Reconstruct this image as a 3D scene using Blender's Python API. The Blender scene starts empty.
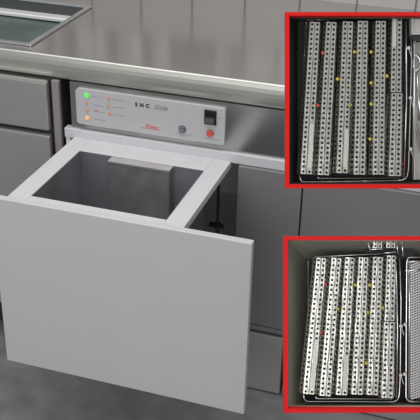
import bpy, bmesh, math, random
from mathutils import Vector, Matrix
random.seed(7)
COL = bpy.context.scene.collection
sc = bpy.context.scene

# ------------------------------------------------------------- materials
UPPER = dict(
  rim_out=[(-0.08645, 0.11406), (0.10888, -0.11445)], rim_in=[(-0.08127, 0.1094), (0.10369, -0.10914)],
  floor=[(-0.06565, 0.11465), (0.11536, -0.10311)], depth=0.06,
  cassettes=[
    ((-0.0466, 0.10354, -0.012), (-0.05812, -0.09545, -0.012), 0.00681, 0.00785, (1, 0.66, 0.97)),
    ((-0.025, 0.10354, -0.012), (-0.03573, -0.09676, -0.012), 0.00681, 0.00785, None),
    ((-0.0034, 0.10419, -0.012), (-0.01125, -0.09414, -0.012), 0.00681, 0.00785, (1, 0.7, 0.97)),
    ((0.01624, 0.10485, -0.012), (0.0114, -0.0961, -0.012), 0.00681, 0.00785, None),
    ((0.03954, 0.10485, -0.012), (0.03627, -0.0961, -0.012), 0.00681, 0.00785, None),
    ((0.06136, 0.11005, -0.015), (0.06005, 0.01228, -0.015), 0.00656, 0.00709, (0, 0.0, 0.4)),
    ((0.06009, 0.01034, -0.01), (0.05747, -0.09814, -0.01), 0.00732, 0.00823, None),
  ],
  wires=[
    [(-0.06515, -0.09209, -0.03), (-0.06382, -0.10272, -0.03), (-0.0605, -0.10538, -0.03), (0.00194, -0.10471, -0.03), (0.07103, -0.10339, -0.03), (0.07701, -0.10006, -0.03), (0.07967, -0.08944, -0.03), (0.08365, 0.05671, -0.03), (0.08232, 0.11251, -0.03)],
    [(-0.03987, -0.09719, -0.036), (-0.03987, -0.10052, -0.036), (0.0696, -0.09986, -0.036)],
    [(-0.05651, 0.10719, -0.03), (-0.06581, -0.09209, -0.03)],
    [(-0.05651, 0.10985, -0.03), (0.079, 0.11251, -0.03)],
    [(0.07201, -0.10034, -0.022), (0.07531, 0.00261, -0.022), (0.07465, 0.10821, -0.022)],
    [(0.08411, 0.11175, -0.02), (0.08543, 0.05509, -0.02), (0.08411, -0.10041, -0.02)],
  ],
  rings=[
    ((-0.03629, 0.06363, -0.016), 'red', 0),
    ((-0.0422, -0.00532, -0.016), 'red', 0),
    ((-0.05665, 0.0308, -0.016), 'red', 0),
    ((0.00548, 0.06495, -0.016), 'yellow', 2),
    ((0.02741, 0.06495, -0.016), 'yellow', 3),
    ((-0.01685, 0.02948, -0.016), 'yellow', 1),
    ((0.04514, 0.03211, -0.016), 'yellow', 4),
    ((0.02741, 0.02423, -0.016), 'yellow', 3),
    ((0.00048, -0.00467, -0.016), 'yellow', 2),
    ((0.02741, -0.00335, -0.016), 'yellow', 3),
    ((0.0261, -0.04932, -0.016), 'yellow', 3),
    ((0.04843, 0.03342, -0.016), 'yellow', 4),
  ],
  holder=[(0.08013, 0.11139, -0.012), (0.10657, 0.08717, -0.012)],
  plate=[(0.08631, 0.08195, -0.03), (0.11089, -0.10272, -0.03)],
  bar=[(0.0782, 0.08624, -0.014), (0.10705, 0.08165, -0.014)],
  tools=[(0.08938, 0.05245, -0.02), (0.08872, -0.02398, -0.02), (0.09268, -0.06615, -0.02)],
  clips=[(0.07989, 0.00501, -0.02), (0.08016, -0.06219, -0.02), (0.07752, 0.0709, -0.02)],
)
LOWER = dict(
  rim_out=[(-0.08866, 0.11367), (0.10888, -0.1151)], rim_in=[(-0.08321, 0.10862), (0.10369, -0.10966)],
  floor=[(-0.05254, 0.08166), (0.11892, -0.11803)], depth=0.075,
  cassettes=[
    ((-0.03809, 0.08493, -0.012), (-0.05511, -0.09312, -0.012), 0.00655, 0.00785, (1, 0.62, 0.97)),
    ((-0.01845, 0.08493, -0.012), (-0.03351, -0.09574, -0.012), 0.00641, 0.00785, None),
    ((-0.00104, 0.08558, -0.012), (-0.01191, -0.09443, -0.012), 0.00641, 0.00785, (1, 0.7, 0.97)),
    ((0.01703, 0.08584, -0.012), (0.00839, -0.09377, -0.012), 0.00641, 0.00785, None),
    ((0.03588, 0.08623, -0.012), (0.02842, -0.09443, -0.012), 0.00641, 0.00785, None),
    ((0.05388, 0.08805, -0.015), (0.05151, 0.00209, -0.015), 0.00604, 0.00682, None),
    ((0.05028, 0.00138, -0.01), (0.04767, -0.09795, -0.01), 0.00706, 0.0081, None),
  ],
  wires=[
    [(-0.05983, -0.09404, -0.03), (-0.05917, -0.10334, -0.03), (-0.05518, -0.10666, -0.03), (0.00194, -0.10666, -0.03), (0.05774, -0.10732, -0.03), (0.06439, -0.10533, -0.03), (0.06744, -0.09935, -0.03), (0.06864, -0.07145, -0.03), (0.0697, 0.02819, -0.03), (0.06771, 0.08399, -0.03)],
    [(-0.04456, 0.08532, -0.03), (0.06572, 0.09064, -0.03)],
    [(-0.04456, 0.08532, -0.03), (-0.05983, -0.09404, -0.03)],
    [(-0.04391, -0.09815, -0.024), (-0.04391, -0.10145, -0.024), (0.05657, -0.10211, -0.024)],
    [(0.06211, -0.10038, -0.022), (0.06343, -0.01063, -0.022), (0.06145, 0.07913, -0.022)],
    [(0.09268, -0.10499, -0.02), (0.07818, -0.10459, -0.02), (0.07423, -0.09998, -0.02), (0.07462, -0.01037, -0.02), (0.07528, 0.07924, -0.02), (0.07686, 0.08517, -0.02), (0.09795, 0.08543, -0.02)],
    [(0.07555, 0.07924, -0.02), (0.09795, 0.08056, -0.02)],
    [(0.07291, 0.06738, -0.02), (0.09795, 0.06936, -0.02)],
    [(0.07881, -0.10385, -0.026), (0.08013, 0.02858, -0.026), (0.07881, 0.07625, -0.026)],
    [(0.0261, 0.09588, -0.016), (0.04317, 0.09654, -0.016)],
    [(0.04524, 0.0911, -0.02), (0.06105, 0.09242, -0.02)],
    [(0.02349, 0.10691, -0.02), (0.02745, 0.09242, -0.02)],
    [(0.06171, 0.10691, -0.02), (0.06369, 0.08978, -0.02)],
    [(0.06896, 0.10691, -0.02), (0.07027, 0.08715, -0.02)],
    [(0.07555, 0.10691, -0.02), (0.0762, 0.08715, -0.02)],
  ],
  rings=[
    ((-0.03235, 0.04991, -0.016), 'red', 0),
    ((-0.03826, -0.01379, -0.016), 'red', 0),
    ((-0.04746, 0.01905, -0.016), 'red', 0),
    ((0.00679, 0.04925, -0.016), 'yellow', 2),
    ((0.02544, 0.04925, -0.016), 'yellow', 3),
    ((-0.01593, 0.01773, -0.016), 'yellow', 1),
    ((0.04251, 0.01905, -0.016), 'yellow', 4),
    ((0.02281, 0.01313, -0.016), 'yellow', 3),
    ((0.0261, -0.01051, -0.016), 'yellow', 3),
    ((0.00088, -0.01116, -0.016), 'yellow', 2),
    ((0.02084, -0.0532, -0.016), 'yellow', 3),
  ],
  stubs=[(0.03598, 0.1117, -0.014), (0.03559, 0.10056, -0.014), (0.05303, 0.1117, -0.014), (0.05263, 0.10121, -0.014)],
  mesh=[(0.08169, 0.07637, -0.024), (0.11209, -0.10211, -0.024)],
  clips=[(0.06616, -0.06896, -0.016), (0.07141, -0.06764, -0.016), (0.06655, -0.0046, -0.016), (0.07207, -0.00263, -0.016)],
)
CAM = (0.4107, -1.62344, 1.67196); RT = (0.95142, 0.3072, 0.02041); UP = (-0.16306, 0.44654, 0.87978); BACK = (0.26116, -0.84037, 0.47494)
UPPER_AT = (0.24919, -0.49478, 1.23122); LOWER_AT = (0.29653, -0.62443, 0.97579); POST_AT = (0.4338, -0.31709, 1.19146)
def mat(name, color, rough=.5, metal=0.0, noise=0.0, nscale=(30,30,30), bump=0.0, spec=.5, emit=None, coat=0, rvar=0.0):
    m = bpy.data.materials.new(name); m.use_nodes = True
    nt = m.node_tree; b = nt.nodes['Principled BSDF']
    b.inputs['Base Color'].default_value = (*color, 1); b.inputs['Roughness'].default_value = rough
    b.inputs['Metallic'].default_value = metal; b.inputs['Specular IOR Level'].default_value = spec
    b.inputs['Coat Weight'].default_value = coat
    if emit:
        b.inputs['Emission Color'].default_value = (*emit[0], 1); b.inputs['Emission Strength'].default_value = emit[1]
    if noise or bump or rvar:
        tc = nt.nodes.new('ShaderNodeTexCoord'); mp = nt.nodes.new('ShaderNodeMapping'); nz = nt.nodes.new('ShaderNodeTexNoise')
        mp.inputs['Scale'].default_value = nscale; nz.inputs['Scale'].default_value = 1; nz.inputs['Detail'].default_value = 5
        nt.links.new(tc.outputs['Object'], mp.inputs['Vector']); nt.links.new(mp.outputs['Vector'], nz.inputs['Vector'])
        if noise:
            r = nt.nodes.new('ShaderNodeMapRange'); r.inputs['From Min'].default_value = .3; r.inputs['From Max'].default_value = .7
            r.inputs['To Min'].default_value = 1-noise; r.inputs['To Max'].default_value = 1+noise
            mx = nt.nodes.new('ShaderNodeVectorMath'); mx.operation = 'SCALE'; mx.inputs[0].default_value = color
            nt.links.new(nz.outputs['Fac'], r.inputs['Value']); nt.links.new(r.outputs['Result'], mx.inputs['Scale'])
            nt.links.new(mx.outputs['Vector'], b.inputs['Base Color'])
        if rvar:
            r = nt.nodes.new('ShaderNodeMapRange'); r.inputs['From Min'].default_value = .3; r.inputs['From Max'].default_value = .7
            r.inputs['To Min'].default_value = max(rough-rvar,0.02); r.inputs['To Max'].default_value = rough+rvar
            nt.links.new(nz.outputs['Fac'], r.inputs['Value']); nt.links.new(r.outputs['Result'], b.inputs['Roughness'])
        if bump:
            bp = nt.nodes.new('ShaderNodeBump'); bp.inputs['Strength'].default_value = bump; bp.inputs['Distance'].default_value = .002
            nt.links.new(nz.outputs['Fac'], bp.inputs['Height']); nt.links.new(bp.outputs['Normal'], b.inputs['Normal'])
    return m

M = dict(
 worktop = mat('worktop_steel', (.53,.515,.50), .15, .92, noise=.02, nscale=(6,120,20)),
 lip     = mat('lip_steel', (.46,.46,.415), .36, .7, noise=.03, nscale=(4,60,200)),
 steel   = mat('front_steel', (.40,.39,.375), .34, .6, noise=.03, nscale=(8,8,200)),
 edge    = mat('steel_edge', (.75,.73,.72), .25, .8),
 fascia  = mat('fascia_steel', (.36,.365,.36), .22, .9, noise=.04, nscale=(5,30,150)),
 tank    = mat('tank_steel', (.36,.36,.38), .3, .75, noise=.12, nscale=(14,14,9)),
 guard   = mat('guard_steel', (.33,.33,.33), .38, .75, noise=.15, nscale=(25,25,20)),
 sink    = mat('sink_steel', (.6,.6,.6), .2, .9),
 basin   = mat('basin_teal', (.062,.092,.082), .4, 0, noise=.25, nscale=(9,9,9)),
 bwall   = mat('basin_wall', (.07,.075,.075), .35, .5),
 white   = mat('white_lacquer', (.47,.46,.465), .45, 0, noise=.012, nscale=(7,7,7)),
 frame   = mat('white_frame', (.50,.49,.505), .5, 0, noise=.03, nscale=(60,8,60)),
 panel   = mat('label_plate', (.41,.41,.42), .4, 0),
 grey    = mat('grey_laminate', (.17,.163,.167), .45, 0),
 greyl   = mat('grey_interior', (.75,.75,.74), .6, 0),
 dark    = mat('dark_interior', (.02,.02,.02), .7, 0),
 stile   = mat('stile_grey', (.27,.25,.24), .4, .3),
 black   = mat('black_plastic', (.008,.008,.009), .35, 0),
 ink     = mat('black_ink', (.02,.02,.02), .6, 0),
 inkg    = mat('grey_ink', (.22,.22,.23), .6, 0),
 red     = mat('red_plastic', (.55,.07,.05), .4, 0),
 redink  = mat('red_ink', (.55,.10,.09), .6, 0),
 knob    = mat('grey_knob', (.12,.12,.13), .4, 0),
 led_g   = mat('green_lamp', (.1,.6,.1), .4, 0, emit=((.10,.62,.10), .6)),
 led_o   = mat('amber_lamp', (.5,.22,.10), .4, 0, emit=((.5,.18,.05), .2)),
 led_b   = mat('amber_lamp_bright', (.8,.35,.15), .4, 0, emit=((.9,.4,.18), .4)),
 floor   = mat('floor_vinyl', (.155,.155,.155), .55, 0, noise=.22, nscale=(14,14,14), bump=.05),
 wall    = mat('wall_paint', (.34,.33,.32), .6, 0),
 ceil    = mat('ceiling_paint', (.55,.55,.55), .8, 0),
 redf    = mat('red_frame', (.55,.006,.006), .6, 0, spec=.2),
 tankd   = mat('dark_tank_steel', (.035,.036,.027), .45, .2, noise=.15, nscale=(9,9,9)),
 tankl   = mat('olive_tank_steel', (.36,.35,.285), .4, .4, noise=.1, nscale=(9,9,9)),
 cas     = mat('perforated_steel', (.47,.47,.42), .25, .92, noise=.18, nscale=(260,40,160), bump=.35),
 casl    = mat('perforated_steel_overexposed', (.55,.545,.49), .27, .88, noise=.15, nscale=(260,40,160), bump=.35),  # lighter copy, overexposure of the lower cassettes put into the colour
 casd    = mat('cassette_inner_shade', (.02,.02,.018), .6, .2),  # near black, stands in for the shade seen through the holes
 plate   = mat('name_strip', (.58,.58,.52), .3, .75),
 wire    = mat('bright_wire', (.75,.76,.74), .22, .9),
 bright  = mat('bright_steel', (.92,.92,.92), .35, .5),
 yel     = mat('yellow_silicone', (.55,.45,.03), .5, 0),
 reds    = mat('red_silicone', (.62,.06,.04), .5, 0),
 pale    = mat('pale_tray', (.50,.51,.47), .35, .3),
)
# tiled upstand: vertical joints every 175 mm
def tiled():
    m = bpy.data.materials.new('wall_upstand'); m.use_nodes = True; nt = m.node_tree; b = nt.nodes['Principled BSDF']
    b.inputs['Roughness'].default_value = .35
    tc = nt.nodes.new('ShaderNodeTexCoord'); sp = nt.nodes.new('ShaderNodeSeparateXYZ')
    nt.links.new(tc.outputs['Object'], sp.inputs[0])
    a = nt.nodes.new('ShaderNodeMath'); a.operation = 'ADD'; a.inputs[1].default_value = 17.5+.53-.003
    nt.links.new(sp.outputs['X'], a.inputs[0])
    d = nt.nodes.new('ShaderNodeMath'); d.operation = 'MODULO'; d.inputs[1].default_value = .175
    nt.links.new(a.outputs[0], d.inputs[0])
    l = nt.nodes.new('ShaderNodeMath'); l.operation = 'LESS_THAN'; l.inputs[1].default_value = .006
    nt.links.new(d.outputs[0], l.inputs[0])
    mx = nt.nodes.new('ShaderNodeMix'); mx.data_type = 'RGBA'
    mx.inputs[6].default_value = (.34,.33,.32,1); mx.inputs[7].default_value = (.09,.09,.09,1)
    nt.links.new(l.outputs[0], mx.inputs[0]); nt.links.new(mx.outputs[2], b.inputs['Base Color'])
    return m
M['tile'] = tiled()
def streak_mat():  # painted streaks for the unseen band mirrored in the worktop
    m = bpy.data.materials.new('reflected_streaks'); m.use_nodes = True; nt = m.node_tree; b = nt.nodes['Principled BSDF']
    b.inputs['Roughness'].default_value = .5
    tc = nt.nodes.new('ShaderNodeTexCoord'); mp = nt.nodes.new('ShaderNodeMapping'); mp.inputs['Scale'].default_value = (17,1,.6)
    nz = nt.nodes.new('ShaderNodeTexNoise'); nz.inputs['Scale'].default_value = 1.0; nz.inputs['Detail'].default_value = 2
    rp = nt.nodes.new('ShaderNodeValToRGB'); rp.color_ramp.elements[0].position = .38; rp.color_ramp.elements[1].position = .6
    rp.color_ramp.elements[0].color = (.20,.195,.19,1); rp.color_ramp.elements[1].color = (.42,.41,.40,1)
    nt.links.new(tc.outputs['Object'], mp.inputs[0]); nt.links.new(mp.outputs[0], nz.inputs[0]); nt.links.new(nz.outputs['Fac'], rp.inputs[0])
    nt.links.new(rp.outputs[0], b.inputs['Base Color'])
    return m
M['streaks'] = streak_mat()

# ------------------------------------------------------------- mesh helpers
class MB:
    def __init__(s): s.bm = bmesh.new()
    def box(s, x0, x1, y0, y1, z0, z1, mtx=None):
        r = bmesh.ops.create_cube(s.bm, size=1)
        t = Matrix.Translation(((x0+x1)/2, (y0+y1)/2, (z0+z1)/2)) @ Matrix.Diagonal((abs(x1-x0), abs(y1-y0), abs(z1-z0), 1))
        if mtx is not None: t = mtx @ t
        bmesh.ops.transform(s.bm, matrix=t, verts=r['verts']); return s
    def prism(s, pts, axis, a, b):
        def P(p, t):
            return {0:(t,p[0],p[1]), 1:(p[0],t,p[1]), 2:(p[0],p[1],t)}[axis]
        A = [s.bm.verts.new(P(p,a)) for p in pts]; B = [s.bm.verts.new(P(p,b)) for p in pts]
        n = len(pts); s.bm.faces.new(A); s.bm.faces.new(B[::-1])
        for i in range(n): s.bm.faces.new((A[i],B[i],B[(i+1)%n],A[(i+1)%n]))
        return s
    def quad(s, *pts):
        s.bm.faces.new([s.bm.verts.new(p) for p in pts]); return s
    def disc(s, c, r, axis, depth, seg=20):
        q = bmesh.ops.create_cone(s.bm, cap_ends=True, segments=seg, radius1=r, radius2=r, depth=depth)
        rot = Vector((0,0,1)).rotation_difference(Vector(axis)).to_matrix().to_4x4()
        bmesh.ops.transform(s.bm, matrix=Matrix.Translation(c)@rot, verts=q['verts']); return s
    def tube(s, pts, r, seg=8):
        pts = [Vector(p) for p in pts]; rings = []
        up = None
        for i, p in enumerate(pts):
            t = (pts[min(i+1,len(pts)-1)]-pts[max(i-1,0)]).normalized()
            if up is None: up = t.orthogonal().normalized()
            up = (up - t*up.dot(t)).normalized(); sd = t.cross(up)
            rings.append([s.bm.verts.new(p + r*(math.cos(a)*up+math.sin(a)*sd)) for a in [2*math.pi*k/seg for k in range(seg)]])
        for i in range(len(rings)-1):
            for k in range(seg):
                s.bm.faces.new((rings[i][k], rings[i][(k+1)%seg], rings[i+1][(k+1)%seg], rings[i+1][k]))
        s.bm.faces.new(rings[0][::-1]); s.bm.faces.new(rings[-1]); return s
    def ring(s, c, R, r, n=16, seg=6, sy=1):
        g = []
        for i in range(n):
            a = 2*math.pi*i/n; d = Vector((math.cos(a), math.sin(a)*sy, 0))
            g.append([s.bm.verts.new(Vector(c)+d*R+r*(math.cos(b)*d+math.sin(b)*Vector((0,0,1)))) for b in [2*math.pi*k/seg for k in range(seg)]])
        for i in range(n):
            for k in range(seg): s.bm.faces.new((g[i][k], g[(i+1)%n][k], g[(i+1)%n][(k+1)%seg], g[i][(k+1)%seg]))
        return s
    def build(s, name, m, parent=None, mw=None, bevel=0, smooth=False, seg=2):
        bmesh.ops.recalc_face_normals(s.bm, faces=s.bm.faces[:])
        me = bpy.data.meshes.new(name); s.bm.to_mesh(me); s.bm.free()
        me.materials.append(M[m]); o = bpy.data.objects.new(name, me); COL.objects.link(o)
        if smooth:
            for p in me.polygons: p.use_smooth = True
        if bevel:
            b = o.modifiers.new('bevel', 'BEVEL'); b.width = bevel; b.segments = seg; b.limit_method = 'ANGLE'; b.harden_normals = False
        if parent is not None:
            o.parent = parent
        elif mw is not None: o.matrix_world = mw
        return o
def tag(o, label, cat, group=None):
    o['label'] = label; o['category'] = cat
    if group: o['group'] = group
    return o
def struct(o): o['kind'] = 'structure'; return o
def thing(name, label, cat, mw=Matrix(), group=None):
    o = bpy.data.objects.new(name, None); o.empty_display_size = .05; COL.objects.link(o); o.matrix_world = mw
    return tag(o, label, cat, group)
def at_base(x, y, z): return Matrix.Translation((x, y, z))
# children of a thing are modelled in room coordinates and shifted by the thing's base
def sh(o, root):
    if o.parent is root and root.type == 'EMPTY':
        t = root.matrix_world.inverted(); o.data.transform(t)
    return o
def text(s, size, name, m, parent, mtx, shear=0, bold=0, ex=.0003):
    cu = bpy.data.curves.new(name, 'FONT'); cu.body = s; cu.size = size; cu.extrude = ex; cu.shear = shear; cu.offset = bold
    cu.space_character = 1.15
    t = bpy.data.objects.new(name+'_tmp', cu); me = bpy.data.meshes.new_from_object(t)
    bpy.data.objects.remove(t); me.transform(mtx); me.materials.clear(); me.materials.append(M[m])
    o = bpy.data.objects.new(name, me); COL.objects.link(o); o.parent = parent
    return o

# ------------------------------------------------------------- room
struct(MB().box(-3.2,2.6,-2.6,1.2,-.05,0).build('floor','floor'))
struct(MB().box(-3.2,2.6,1.15,1.25,1.075,2.7).build('wall_back','wall'))
struct(MB().box(-3.2,2.6,1.14,1.2,0,1.075).build('wall_upstand','tile'))
struct(MB().box(-3.2,2.6,1.146,1.2,1.08,1.20).build('streak_band_1','streaks'))  # unseen band added so its streaks reflect in the worktop

# ------------------------------------------------------------- worktop
WX0, WX1, FY, BY = -2.2, 1.6, .387, 1.14
SX0, SX1, SY0, SY1 = -1.32, -.731, .436, .802      # hole for the sink
wt = thing('worktop', 'long brushed stainless steel worktop with thick rounded front edge above the drawers', 'worktop', at_base(0,.76,.84))
b = MB()
b.box(WX0,SX0,FY+.004,BY,.872,.900).box(SX1,WX1,FY+.004,BY,.872,.900).box(SX0,SX1,FY+.004,SY0,.872,.900).box(SX0,SX1,SY1,BY,.872,.900)
sh(b.build('top_sheet','worktop',wt), wt)
prof = [(FY+.03,.8999),(FY+.006,.8999)]
for k in range(1,6):
    a = math.pi/2*k/5; prof.append((FY+.006-.006*math.sin(a), .8939+.006*math.cos(a)))
prof += [(FY-.0015,.886),(FY-.0025,.876),(FY-.002,.864),(FY-.0005,.854),(FY+.002,.845)]
for k in range(1,6):
    a = math.pi/2*k/5; prof.append((FY+.002+.010*(1-math.cos(a)), .845-.008*math.sin(a)))
prof += [(FY+.03,.837)]
o = sh(MB().prism([(p[0],p[1]) for p in prof],0,WX0,WX1).build('front_edge','lip',wt), wt); 
o['label'] = 'satin steel front edge'
# highlight bead where the sheet turns over
# ------------------------------------------------------------- sink
sk = thing('sink', 'rectangular steel sink with raised rim and dark teal basin let into the worktop', 'sink', at_base(-1.02,.62,.78))
RX0, RX1, RY0, RY1 = -1.335, -.719, .426, .813
b = MB()
for (x0,x1,y0,y1) in ((RX0,RX1,RY0,RY0+.014),(RX0,RX1,RY1-.014,RY1),(RX0,RX0+.014,RY0+.014,RY1-.014),(RX1-.014,RX1,RY0+.014,RY1-.014)):
    b.box(x0,x1,y0,y1,.9005,.9055)
sh(b.build('rim','sink',sk,bevel=.0015), sk)
ix0, ix1, iy0, iy1 = RX0+.012, RX1-.012, RY0+.012, RY1-.012
b = MB()
zb_ = .843; s_ = .012
b.quad((ix0,iy0,.903),(ix1,iy0,.903),(ix1-s_,iy0+s_,zb_),(ix0+s_,iy0+s_,zb_))
b.quad((ix1,iy0,.903),(ix1,iy1,.903),(ix1-s_,iy1-s_,zb_),(ix1-s_,iy0+s_,zb_))
b.quad((ix0,iy0,.903),(ix0,iy1,.903),(ix0+s_,iy1-s_,zb_),(ix0+s_,iy0+s_,zb_))
b.quad((ix0,iy1,.903),(ix1,iy1,.903),(ix1-s_,iy1-s_,zb_),(ix0+s_,iy1-s_,zb_))
o = sh(b.build('basin_wall','bwall',sk), sk); o['label'] = 'dark basin side'
o = sh(MB().box(ix0+s_,ix1-s_,iy0+s_,iy1-s_,zb_-.002,zb_+.014).build('basin_floor','basin',sk), sk); o['label'] = 'dark teal basin bottom'
o = sh(MB().box(ix0+.004,ix1-.012,iy1-.040,iy1-.004,.860,.872).build('ledge','bright',sk,bevel=.003), sk); o['label'] = 'bright steel ledge along the far side of the basin'

# ------------------------------------------------------------- left steel drawer cabinet
lc = thing('drawer_cabinet', 'brushed steel drawer cabinet at left under the sink', 'cabinet', at_base(-1.2,.7,0))
LX0, LX1 = -1.78, -.621
sh(MB().box(LX0,-.6225,.386,1.13,.10,.79).box(LX0,-.6225,.386,.42,.79,.8365).box(-.64,-.6225,.42,1.13,.79,.8365).box(LX0,LX1,.43,1.1,0,.1).build('carcass','dark',lc,bevel=.001), lc)
sh(MB().box(-.6405,LX1,  .374,.3865,.10,.8365).build('side_panel','stile',lc,bevel=.001), lc)
for (z0,z1) in ((.700,.833),(.44,.686),(.12,.427)):
    d = sh(MB().box(LX0+.03,-.650,.362,.381,z0,z1).build('drawer','steel',lc,bevel=.004,seg=3), lc)
    MB().box(LX0+.034,-.653,.3622,.3805,z1-.0005,z1+.0012).build('top_trim','edge',d)
    ch = d.children[0]; ch.data.transform(lc.matrix_world.inverted()); ch['label'] = 'bright folded top edge of the drawer'

# ------------------------------------------------------------- ultrasonic unit: fixed fascia
fa = thing('control_unit', 'steel control fascia of the ultrasonic cleaner with pale label panel below the worktop edge', 'control panel', at_base(-.38,.40,.71))
sh(MB().box(-.5945,.60,.386,.62,.712,.8365).build('fascia','fascia',fa), fa)
# label plate with rounded corners
px0, px1, pz0, pz1, pr = -.575, -.178, .7285, .8245, .008
pts = []
for (cx, cz, a0) in ((px1-pr,pz1-pr,0),(px0+pr,pz1-pr,90),(px0+pr,pz0+pr,180),(px1-pr,pz0+pr,270)):
    for k in range(6):
        a = math.radians(a0+90*k/5); pts.append((cx+pr*math.cos(a), cz+pr*math.sin(a)))
cp = sh(MB().prism(pts,1,.3765,.3865).build('label_plate','panel',fa), fa)
cp['label'] = 'pale grey printed control plate with rounded corners'
inv = fa.matrix_world.inverted()
YF = .3763
def onp(b, name, m, lab=None, **k):
    o = b.build(name, m, cp, **k); o.data.transform(inv)
    if lab: o['label'] = lab
    return o
def lamp(x, z, m, lab, r=.0042):
    onp(MB().disc((x,YF-.0008,z), r, (0,1,0), .003), 'indicator_lamp', m, lab)
def P(u, v):            # plate fractions (0..1 from left, 0..1 from top)
    return px0+(px1-px0)*u, pz1-(pz1-pz0)*v
for (u,v,m,lab,r) in ((.078,.160,'led_g','lit green indicator lamp',.0068),(.077,.382,'led_o',None,.0032),(.077,.576,'led_o',None,.0036),(.075,.792,'led_b','lit amber indicator lamp',.0055),
                  (.228,.161,'led_o',None,.0036),(.226,.373,'led_o',None,.0036),(.232,.586,'led_o',None,.0038)):
    x, z = P(u, v); lamp(x, z, m, lab, r)
# tiny unreadable captions: broken fine strokes, as the photo shows them
def caption(u0, u1, v, m='inkg', h=.0012):
    b = MB(); x, z = P(u0, v); xe, _ = P(u1, v)
    while x < xe:
        w = random.uniform(.004,.010); b.box(x, min(x+w,xe), YF-.0003, YF+.001, z-h/2, z+h/2); x += w+.0018
    onp(b, 'caption', m)
for (u0,u1,v) in ((.11,.19,.165),(.12,.19,.40),(.17,.20,.575),(.11,.20,.80),(.255,.34,.165),(.255,.34,.375),(.255,.34,.59),(.68,.80,.86),(.86,.985,.87),(.955,.985,.26)):
    caption(u0,u1,v)
x, z = P(.141,.56); onp(MB().box(x-.006,x+.006,YF-.0003,YF+.001,z-.0015,z+.0015), 'caption', 'redink', 'small red caption')
def ptext(s, u, v, size, m, lab, **k):
    x, z = P(u, v)
    mt = Matrix.Translation((x, YF-.0004, z)) @ Matrix.Rotation(math.pi/2, 4, 'X')
    o = text(s, size, 'lettering', m, cp, inv @ mt, **k); o['label'] = lab; return o
ptext('S N C', .410, .258, .0135, 'ink', 'bold black letters SNC', bold=.0006)
ptext('Slide', .532, .262, .0165, 'inkg', 'grey italic word Slide', shear=.45, bold=.0002)
ptext('Omec', .475, .815, .0125, 'redink', 'small red maker logo', shear=.3, bold=.0002)
b = MB(); x, z = P(.515,.845); b.box(x-.028,x+.026,YF-.0003,YF+.001,z-.0006,z+.0006); onp(b,'logo_underline','redink','thin red line under the logo')
# knob
x, z = P(.724,.713); b = MB().disc((x,YF-.004,z),.0078,(0,1,0),.009,24).disc((x,YF-.0005,z),.010,(0,1,0),.002,24)
onp(b,'knob','knob','small dark grey round knob',bevel=.0008)
b = MB().box(x-.0065,x+.0065,YF-.0095,YF-.0082,z-.001,z+.001); onp(b,'knob_slot','inkg','pale line across the knob')
x, z = P(.907,.708); b = MB().disc((x,YF-.003,z),.0085,(0,1,0),.007,24); onp(b,'push_button','red','round red push button',bevel=.001)
b = MB().disc((x,YF-.0005,z),.0100,(0,1,0),.002,24); onp(b,'button_ring','inkg')
x0, z1 = P(.868,.075); x1, z0 = P(.946,.470)
onp(MB().box(x0,x1,YF-.004,YF+.001,z0,z1),'switch_bezel','black','black rocker switch surround',bevel=.0012)
b = MB().prism([(YF-.0045,z0+.004),(YF-.0115,z0+.006),(YF-.0055,(z0+z1)/2),(YF-.0065,z1-.004),(YF-.002,z1-.004),(YF-.002,z0+.004)],0,x0+.004,x1-.004)
onp(b,'rocker','black')

# white rail under the fascia
rl = MB().box(-.6125,.60,.376,.40,.684,.711).build('cabinet_rail','frame',bevel=.002)
tag(rl,'white horizontal rail running under the steel control fascia','rail')

# ------------------------------------------------------------- pulled-out drawer with the tank
ZP = .691
dr = thing('ultrasonic_drawer','white pulled-out drawer with large flat front holding a steel cleaning tank','drawer',at_base(-.31,.19,.231))
sh(MB().box(-.616,0,0,.018,.2308,ZP).build('front_panel','white',dr,bevel=.0015), dr)
def rail(x0,x1,y0,y1,z0=.672,z1=.6895): return sh(MB().box(x0,x1,y0,y1,z0,z1).build('top_frame','frame',dr,bevel=.0012), dr)
rail(-.5835,-.535,.018,.376); rail(-.2045,-.158,.018,.376); rail(-.535,-.2045,.303,.376); rail(-.535,-.2045,.018,.040)
tk = MB(); tx0,tx1,ty0,ty1,tz0,tz1 = -.5335,-.2060,.0415,.3015,.487,.6885
tk.quad((tx0,ty0,tz1),(tx1,ty0,tz1),(tx1,ty0,tz0),(tx0,ty0,tz0)).quad((tx0,ty1,tz1),(tx1,ty1,tz1),(tx1,ty1,tz0),(tx0,ty1,tz0))
tk.quad((tx0,ty0,tz1),(tx0,ty1,tz1),(tx0,ty1,tz0),(tx0,ty0,tz0)).quad((tx1,ty0,tz1),(tx1,ty1,tz1),(tx1,ty1,tz0),(tx1,ty0,tz0))
tk.quad((tx0,ty0,tz0),(tx1,ty0,tz0),(tx1,ty1,tz0),(tx0,ty1,tz0))
bmesh.ops.remove_doubles(tk.bm, verts=tk.bm.verts[:], dist=1e-5)
tko = sh(tk.build('tank','tank',dr), dr); so = tko.modifiers.new('wall','SOLIDIFY'); so.thickness = .003; so.offset = 1; tko['label'] = 'deep stainless steel tank'
dn = MB().disc((-.435,.215,tz0+.0015),.018,(0,0,1),.003,24).build('drain','black',tko); dn.data.transform(dr.matrix_world.inverted()); dn['label']='round dark drain'
g = sh(MB().box(-.446,-.286,.276,.2995,tz0+.03,.684).build('guard_box','guard',dr,bevel=.001), dr); g['label'] = 'steel guard box on the back wall of the tank'
g2 = sh(MB().box(-.446,-.284,.272,.302,.6845,.6885).build('guard_flange','edge',dr), dr); g2['label'] = 'bright folded flange over the guard box'
sh(MB().box(-.60,-.5885,.018,.42,.60,.628).build('runner','greyl',dr), dr)

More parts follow.
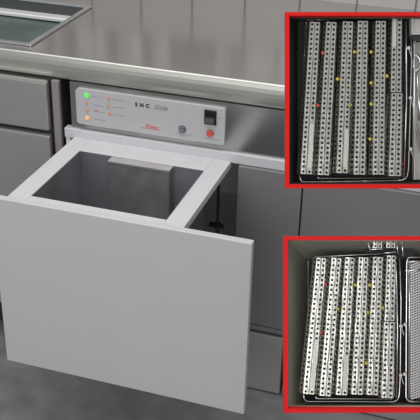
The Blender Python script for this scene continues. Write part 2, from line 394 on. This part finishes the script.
# ------------------------------------------------------------- cabinet body behind
cc = thing('base_cabinet','grey laminate base cabinet with flat doors to the right of the pulled-out drawer','cabinet',at_base(0,.7,0))
sh(MB().box(-.6125,-.600,.384,1.12,.20,.683).box(-.6,.60,1.10,1.12,.20,.683).box(-.60,.60,.384,1.10,.20,.212).box(.59,.602,.384,1.10,.212,.683).box(-.137,-.125,.384,1.10,.212,.683).build('carcass','greyl',cc), cc)
for (x0,x1,l) in ((-.137,.0250,'narrow grey door beside the drawer opening'),(.0290,.597,'wide grey door')):
    d = sh(MB().box(x0,x1,.366,.382,.223,.683).build('door','grey',cc,bevel=.001), cc); d['label'] = l
sh(MB().box(-.6125,.60,.367,.3835,.2055,.2205).build('bottom_trim','grey',cc), cc)
sh(MB().box(-.6125,.60,.42,1.0,0,.198).build('plinth','dark',cc), cc)
for (x0,x1,l) in ((-.61,.0055,'brushed steel plinth drawer left of the gap'),(.0125,.60,'brushed steel plinth drawer right of the gap')):
    d = sh(MB().box(x0,x1,.368,.415,.004,.194).build('plinth_drawer','steel',cc,bevel=.003), cc); d['label'] = l
ho = MB().tube([(-.176,.33,.68),(-.1755,.33,.60),(-.175,.33,.50)],.004)
hp = tag(ho.build('drain_pipe','black'),'thin black vertical pipe with a valve seen through the open drawer frame','pipe')
v = MB().disc((-.176,.33,.528),.009,(0,0,1),.012).box(-.197,-.160,.325,.335,.523,.531).build('valve','black',hp)

# ------------------------------------------------------------- display trays
BAS = Matrix((RT, UP, BACK)).transposed().to_4x4()
def frame_at(o): return Matrix.Translation(o) @ BAS
WM, K = 1, .0012962
def cassette(mw, A, B, wt_, wb_, omit, light, label, group, rings, thick=.011):
    """perforated holder: A top-centre, B bottom-centre of the ridge, half widths at the ridge"""
    A, B = Vector(A), Vector(B); L = (A-B).length; n = max(2, round(L/(K*5.0)))
    root = thing('instrument_cassette', label, 'instrument cassette', mw @ Matrix.Translation(B), group)
    ax = (A-B).normalized(); sd = ax.cross(Vector((0,0,1))).normalized(); zz = sd.cross(ax)
    out = 1.48
    def pt(s, t):   # s across -2..2, t 0..1 along
        w = wb_+(wt_-wb_)*t
        v = w*.95; ks = [(-2,-out*w,-thick),(-1,-v,0),(-.08,-.08*v,.0002),(0,0,-.0008),(.08,.08*v,.0002),(1,v,0),(2,out*w,-thick)]
        for (a,b) in zip(ks, ks[1:]):
            if a[0] <= s <= b[0]:
                q = (s-a[0])/(b[0]-a[0]); x = a[1]+(b[1]-a[1])*q; z = a[2]+(b[2]-a[2])*q; break
        return sd*x + ax*(L*t) + zz*z
    bm = bmesh.new(); cache = {}
    def V(s, t):
        k = (round(s,4), round(t,5))
        if k not in cache: cache[k] = bm.verts.new(pt(s,t))
        return cache[k]
    strips = ((-2,-1,.5),(-1,-.08,0),(.08,1,0),(1,2,.5))
    for si, (s0, s1, off) in enumerate(strips):
        for i in range(n):
            t0, t1 = i/n, (i+1)/n
            if omit and si == 1+omit[0] and (1-omit[2]) <= 0.5*(t0+t1) <= (1-omit[1]):
                bm.faces.new((V(s0,t0),V(s1,t0),V(s1,t1),V(s0,t1))); continue
            cs, ct = (s0+s1)/2, (t0+t1)/2; hs, ht = (s1-s0)*.27, (t1-t0)*.28
            hole = [V(cs+hs*math.cos(a), ct+ht*math.sin(a)) for a in [math.pi/8+math.pi/4*k for k in range(8)]]
            c = [V(s1,t1),V(s0,t1),V(s0,t0),V(s1,t0)]
            # corner k sits between hole vertices
            for k in range(4):
                bm.faces.new((c[k], hole[2*k+1], hole[2*k]))
                bm.faces.new((c[k], c[(k+1)%4], hole[(2*k+2)%8], hole[2*k+1]))
    for i in range(n):      # seam between the two hole rows
        bm.faces.new((V(-.08,i/n),V(0,i/n),V(0,(i+1)/n),V(-.08,(i+1)/n)))
        bm.faces.new((V(0,i/n),V(.08,i/n),V(.08,(i+1)/n),V(0,(i+1)/n)))
    bmesh.ops.recalc_face_normals(bm, faces=bm.faces[:])
    me = bpy.data.meshes.new('perforated_cover'); bm.to_mesh(me); bm.free(); me.materials.append(M['casl' if light else 'cas'])
    o = bpy.data.objects.new('perforated_cover', me); COL.objects.link(o); o.parent = root
    sol = o.modifiers.new('sheet','SOLIDIFY'); sol.thickness = .0004; sol.offset = -1
    b = MB()
    wA, wB = wt_*out*.93, wb_*out*.93; fl = zz*(-thick-.002); tp = zz*(-.005)
    def C8(h, wa, wb): return [sd*(-wb)+h+ax*.001, sd*wb+h+ax*.001, sd*wa+ax*(L-.001)+h, sd*(-wa)+ax*(L-.001)+h]
    lo, hi = C8(fl,wA,wB), C8(tp,wA*.5,wB*.5)
    lo = [b.bm.verts.new(p) for p in lo]; hi = [b.bm.verts.new(p) for p in hi]
    b.bm.faces.new(lo[::-1]); b.bm.faces.new(hi)
    for k in range(4): b.bm.faces.new((lo[k],lo[(k+1)%4],hi[(k+1)%4],hi[k]))
    o = b.build('bottom_tray','casd',root); o['label'] = 'closed bottom half coloured dark as the shade inside'
    if omit:
        w = wb_+(wt_-wb_)*.2
        s = .5 if omit[0] else -.5
        t0, t1 = 1-omit[2], 1-omit[1]
        b = MB(); q = [pt(s-.33,t0+.01)+zz*.0006, pt(s+.33,t0+.01)+zz*.0006, pt(s+.33,t1-.01)+zz*.0006, pt(s-.33,t1-.01)+zz*.0006]
        q2 = [p-zz*.0005 for p in q]
        q = [b.bm.verts.new(p) for p in q]; q2 = [b.bm.verts.new(p) for p in q2]
        b.bm.faces.new(q); b.bm.faces.new(q2[::-1])
        for k in range(4): b.bm.faces.new((q[k],q2[k],q2[(k+1)%4],q[(k+1)%4]))
        o = b.build('name_strip','plate',root); o['label'] = 'pale blank strip where the holes stop'
    for (p, col) in rings:
        c = Vector(p)-B
        o = MB().ring(c, .0011, .0009, 12, 6, 1.1).build('silicone_clip','yel' if col=='yellow' else 'reds',root,smooth=True)
        o['label'] = col+' silicone clip'
    return root

def tray(D, mw, nm, tmat, light, word):
    T = thing('display_tank', f'{word} red-framed steel tank holding rows of instrument cassettes', 'tank', mw)
    ro, ri, fl, dp = D['rim_out'], D['rim_in'], D['floor'], D['depth']
    (X0,Y1),(X1,Y0) = ro; (x0,y1),(x1,y0) = ri; (a0,b1),(a1,b0) = fl
    b = MB().box(X0,x0,Y0,Y1,-.012,0).box(x1,X1,Y0,Y1,-.012,0).box(x0,x1,y1,Y1,-.012,0).box(x0,x1,Y0,y0,-.012,0)
    o = b.build('frame','redf',T); o['label'] = 'bright red frame'
    b = MB(); z = -.0115; f = [(a0,b0,-dp),(a1,b0,-dp),(a1,b1,-dp),(a0,b1,-dp)]; r = [(x0,y0,z),(x1,y0,z),(x1,y1,z),(x0,y1,z)]
    fv = [b.bm.verts.new(p) for p in f]; rv = [b.bm.verts.new(p) for p in r]
    for k in range(4): b.bm.faces.new((fv[k],fv[(k+1)%4],rv[(k+1)%4],rv[k]))
    o = b.build('tank_shell',tmat,T); s = o.modifiers.new('wall','SOLIDIFY'); s.thickness = .002; s.offset = -1
    o['label'] = 'steel tank interior'
    o = MB().box(a0,a1,b0,b1,-dp-.001,-dp+.002).build('tank_floor','dark',T); o['label'] = 'tank floor coloured dark as shade'  # near-black floor colour carries the shade at the tank bottom
    places = ['leftmost','second from the left','third from the left','fourth from the left','fifth from the left']
    for i, (A, B, w0, w1, om) in enumerate(D['cassettes']):
        rg = [(p, c) for (p, c, k) in D['rings'] if k == i]
        if i < 5: lab = f'perforated steel instrument cassette, {places[i]} in the {word} red-framed tank'
        elif i == 5: lab = f'rear perforated cassette at the top right of the row in the {word} red-framed tank'
        else: lab = f'short perforated cassette overlapping at the bottom right of the row in the {word} red-framed tank'
        cassette(mw, A, B, w0, w1, om, light, lab, f'cassettes in the {word} tank', rg)
    return T
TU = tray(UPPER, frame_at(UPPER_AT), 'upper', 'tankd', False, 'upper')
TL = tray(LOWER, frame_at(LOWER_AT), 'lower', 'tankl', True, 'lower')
MU, ML = frame_at(UPPER_AT), frame_at(LOWER_AT)

def smooth_path(pts, rad=.004):
    P_ = [Vector(p) for p in pts]; out = [P_[0]]
    for a, b_, c in zip(P_, P_[1:], P_[2:]):
        d1, d2 = (a-b_), (c-b_); r = min(rad, d1.length*.4, d2.length*.4)
        s, e = b_+d1.normalized()*r, b_+d2.normalized()*r
        for t in (0,.33,.67,1): out.append(s*(1-t)**2 + b_*2*t*(1-t) + e*t*t)
    out.append(P_[-1]); return out
def basket(D, mw, idx, label, r=.00095):
    root = thing('wire_basket', label, 'basket', mw)
    for i in idx:
        MB().tube(smooth_path(D['wires'][i]), r, 6).build('wire','wire',root,smooth=True)
    return root
def base_grid(root, x0, x1, y0, y1, z, nx):
    b = MB()
    for k in range(nx):
        x = x0+(x1-x0)*(k+.5)/nx; b.tube([(x,y0,z),(x,y1,z)],.0007,5)
    o = b.build('base_wire','wire',root); o['label'] = 'row of wires forming the basket bottom'
bu = basket(UPPER, MU, range(0,5), 'bright wire basket around the cassettes of the upper red-framed tank')
b2 = basket(UPPER, MU, [5], 'single bright wire rod beside the pale tray in the upper red-framed tank')
bl = basket(LOWER, ML, range(0,5), 'bright wire basket around the cassettes of the lower red-framed tank')
for (root, D, idx) in ((bu, UPPER, (0,1,2)), (bl, LOWER, (0,2))):
    for i in idx:
        c = Vector(D['clips'][i])
        MB().disc(c,.0022,(0,0,1),.003,12).build('clip','wire',root)
        MB().tube([c, c+Vector((.004,-.012,0))],.0007,6).build('clip_arm','wire',root)
base_grid(bu, UPPER['cassettes'][0][1][0]-.004, UPPER['cassettes'][6][0][0]+.010, UPPER['cassettes'][0][1][1]+.004, UPPER['cassettes'][0][0][1]-.004, -.036, 14)
base_grid(bl, LOWER['cassettes'][0][1][0]-.002, LOWER['cassettes'][6][0][0]+.006, LOWER['cassettes'][0][1][1]+.004, LOWER['cassettes'][0][0][1]-.004, -.036, 14)
# fine mesh basket at the right of the lower tank
mb = basket(LOWER, ML, range(5,9), 'fine mesh wire basket at the right side of the lower red-framed tank')
(mx0,my1,mz),(mx1,my0,_) = LOWER['mesh']
b = MB(); stp = .0034
x = mx0
while x < mx1: b.tube([(x,my0,mz),(x,my1,mz)],.0005,4); x += stp
y = my0
while y < my1: b.tube([(mx0,y,mz+.0006),(mx1,y+.012,mz+.0006)],.0009,4); y += stp
o = b.build('mesh_sheet','wire',mb); o['label'] = 'fine woven wire mesh'
b = MB().box(mx0-.001,mx1,my0,my1+.004,mz-.012,mz-.010); o = b.build('mesh_backing','stile',mb); o['label'] = 'grey sheet behind the mesh'
for i in (1,3):
    MB().disc(Vector(LOWER['clips'][i]),.0022,(0,0,1),.003,12).build('clip','wire',mb)
rb = basket(LOWER, ML, range(9,14), 'small wire basket at the top edge of the lower red-framed tank')
st = LOWER['stubs']
o = MB().box(st[0][0]-.013,st[2][0]+.034,st[1][1]-.015,st[0][1]-.006,-.040,-.036).build('shade_plate','dark',rb); o['label'] = 'dark plate painted as shade behind the cassette ends'  # dark plate added to paint the basket's shadow
for k, w in ((0,'left'),(2,'right')):
    a, b_ = Vector(st[k]), Vector(st[k+1]); 
    a.y = min(a.y, LOWER['rim_in'][0][1]-.001)
    cassette(ML, a+Vector((0,.001,.001)), b_+Vector((0,-.003,.001)), .0058, .0058, None, True,
             f'{w} of two short cassette ends at the top edge of the lower tank', 'cassette ends at the top of the lower tank', [])
# pale tray with tools at the right of the upper tank
(hx0,hy1,hz),(hx1,hy0,_) = UPPER['plate']
pt_ = thing('instrument_tray','pale steel tray with tools at the right side of the upper red-framed tank','tray',MU)
MB().box(hx0,hx1,hy0,hy1,hz-.008,hz-.005).build('tray_base','pale',pt_,bevel=.001)
MB().box(hx0,hx0+.0022,hy0,hy1,hz-.005,hz+.004).build('tray_side','pale',pt_,bevel=.0008)
(kx0,ky1,kz),(kx1,ky0,_) = UPPER['holder']
hb = tag(MB().box(kx0,kx1,ky0,ky1,-.030,-.016).box(kx0,kx0+.002,ky0,ky1,-.016,kz).box(kx0,kx1,ky0,ky0+.002,-.016,kz).build('steel_box','pale',None,MU,bevel=.0008),'small pale steel box in the top right corner of the upper tank','box')
(qx0,qy1,qz),(qx1,qy0,_) = UPPER['bar']
tag(MB().box(qx0,qx1,qy0,qy1,-.030,qz).build('cross_bar','black',None,MU,bevel=.0006),'dark crossbar between the pale box and the pale tray in the upper tank','bar')
t0, t1, t2 = [Vector(p) for p in UPPER['tools']]
sc_ = thing('scissors','steel scissors with ring handles lying on the pale tray in the upper tank','scissors',MU)
MB().ring(t0+Vector((.001,0,-.009)),.0045,.0011,18,6,2.2).build('handle_ring','wire',sc_,smooth=True)
MB().ring(t0+Vector((.011,0,-.009)),.0045,.0011,18,6,2.2).build('handle_ring','wire',sc_,smooth=True)
MB().tube([t0+Vector((.001,-.010,-.009)),t1+Vector((.004,.03,-.009)),t1+Vector((.007,0,-.009))],.0013,6).build('blade','wire',sc_,smooth=True)
MB().tube([t0+Vector((.011,-.010,-.009)),t1+Vector((.007,.03,-.009)),t1+Vector((.004,0,-.009))],.0013,6).build('blade','wire',sc_,smooth=True)
tw = thing('dental_forceps','dark steel forceps lying below the scissors on the pale tray','forceps',MU)
MB().tube([t1+Vector((0,-.006,-.008)),(t1+t2)/2+Vector((.001,.0,-.008)),t2+Vector((.004,0,-.009))],.0014,6).build('arm','stile',tw,smooth=True)
MB().tube([t1+Vector((.001,-.006,-.009)),(t1+t2)/2+Vector((.007,.0,-.009)),t2+Vector((.0045,0,-.009))],.0014,6).build('arm','stile',tw,smooth=True)

# display stand, just outside the frame on the right
px, py, _ = POST_AT
sd_ = thing('display_stand','grey metal floor stand carrying the two red-framed tanks','stand',at_base(px,py,0))
b = MB().tube([(px,py,.02),(px,py,1.5)],.018,20); sh(b.build('post','stile',sd_,smooth=True), sd_)
b = MB().disc((px,py,.012),.20,(0,0,1),.024,40); sh(b.build('base','stile',sd_,bevel=.004), sd_)
for (m_, D) in ((MU, UPPER), (ML, LOWER)):
    p = m_ @ Vector((.085, 0, -D['depth']-.004)); q = m_ @ Vector((.085,-.03,-D['depth']-.02))
    e = Vector((px, py, p.z-.02))
    sh(MB().tube([p, p+(m_.to_3x3() @ Vector((0,0,-.03))), e],.008,12).build('arm','stile',sd_,smooth=True), sd_)

# ------------------------------------------------------------- light
w = bpy.data.worlds.new('room_light'); sc.world = w; w.use_nodes = True
nt = w.node_tree; bg = nt.nodes['Background']; bg.inputs[1].default_value = 1.0
tc = nt.nodes.new('ShaderNodeTexCoord'); sx = nt.nodes.new('ShaderNodeSeparateXYZ'); rp = nt.nodes.new('ShaderNodeValToRGB'); mr = nt.nodes.new('ShaderNodeMapRange')
mr.inputs['From Min'].default_value = -1; nt.links.new(tc.outputs['Generated'], sx.inputs[0]); nt.links.new(sx.outputs['Z'], mr.inputs['Value'])
nt.links.new(mr.outputs['Result'], rp.inputs[0]); nt.links.new(rp.outputs[0], bg.inputs[0])
rp.color_ramp.elements[0].position = .35; rp.color_ramp.elements[0].color = (.24,.24,.24,1)
rp.color_ramp.elements[1].position = .85; rp.color_ramp.elements[1].color = (.62,.63,.65,1)
def area(name, loc, rot, size, power, col=(1,.98,.96)):
    l = bpy.data.lights.new(name,'AREA'); l.shape = 'RECTANGLE'; l.size, l.size_y = size; l.energy = power; l.color = col
    o = bpy.data.objects.new(name,l); COL.objects.link(o); o.location = loc; o.rotation_euler = rot; return o
area('ceiling_lamp',(-.5,-.2,2.6),(0,0,0),(2.2,1.4),34)
area('front_fill_light',(-.2,-3.0,1.7),(math.radians(84),0,0),(2.6,1.5),44,(.97,.98,1))  # added soft fill behind the camera, brightens the vertical faces

cam = bpy.data.cameras.new('camera'); cam.sensor_width = 36; cam.lens = 36*925.8/420; cam.clip_start = .05
co = bpy.data.objects.new('camera', cam); COL.objects.link(co); co.matrix_world = Matrix.Translation(CAM) @ BAS
sc.camera = co
sc.view_settings.view_transform = 'Standard'; sc.view_settings.look = 'None'; sc.view_settings.gamma = 1; sc.view_settings.exposure = 0
sc.view_settings.use_curve_mapping = False
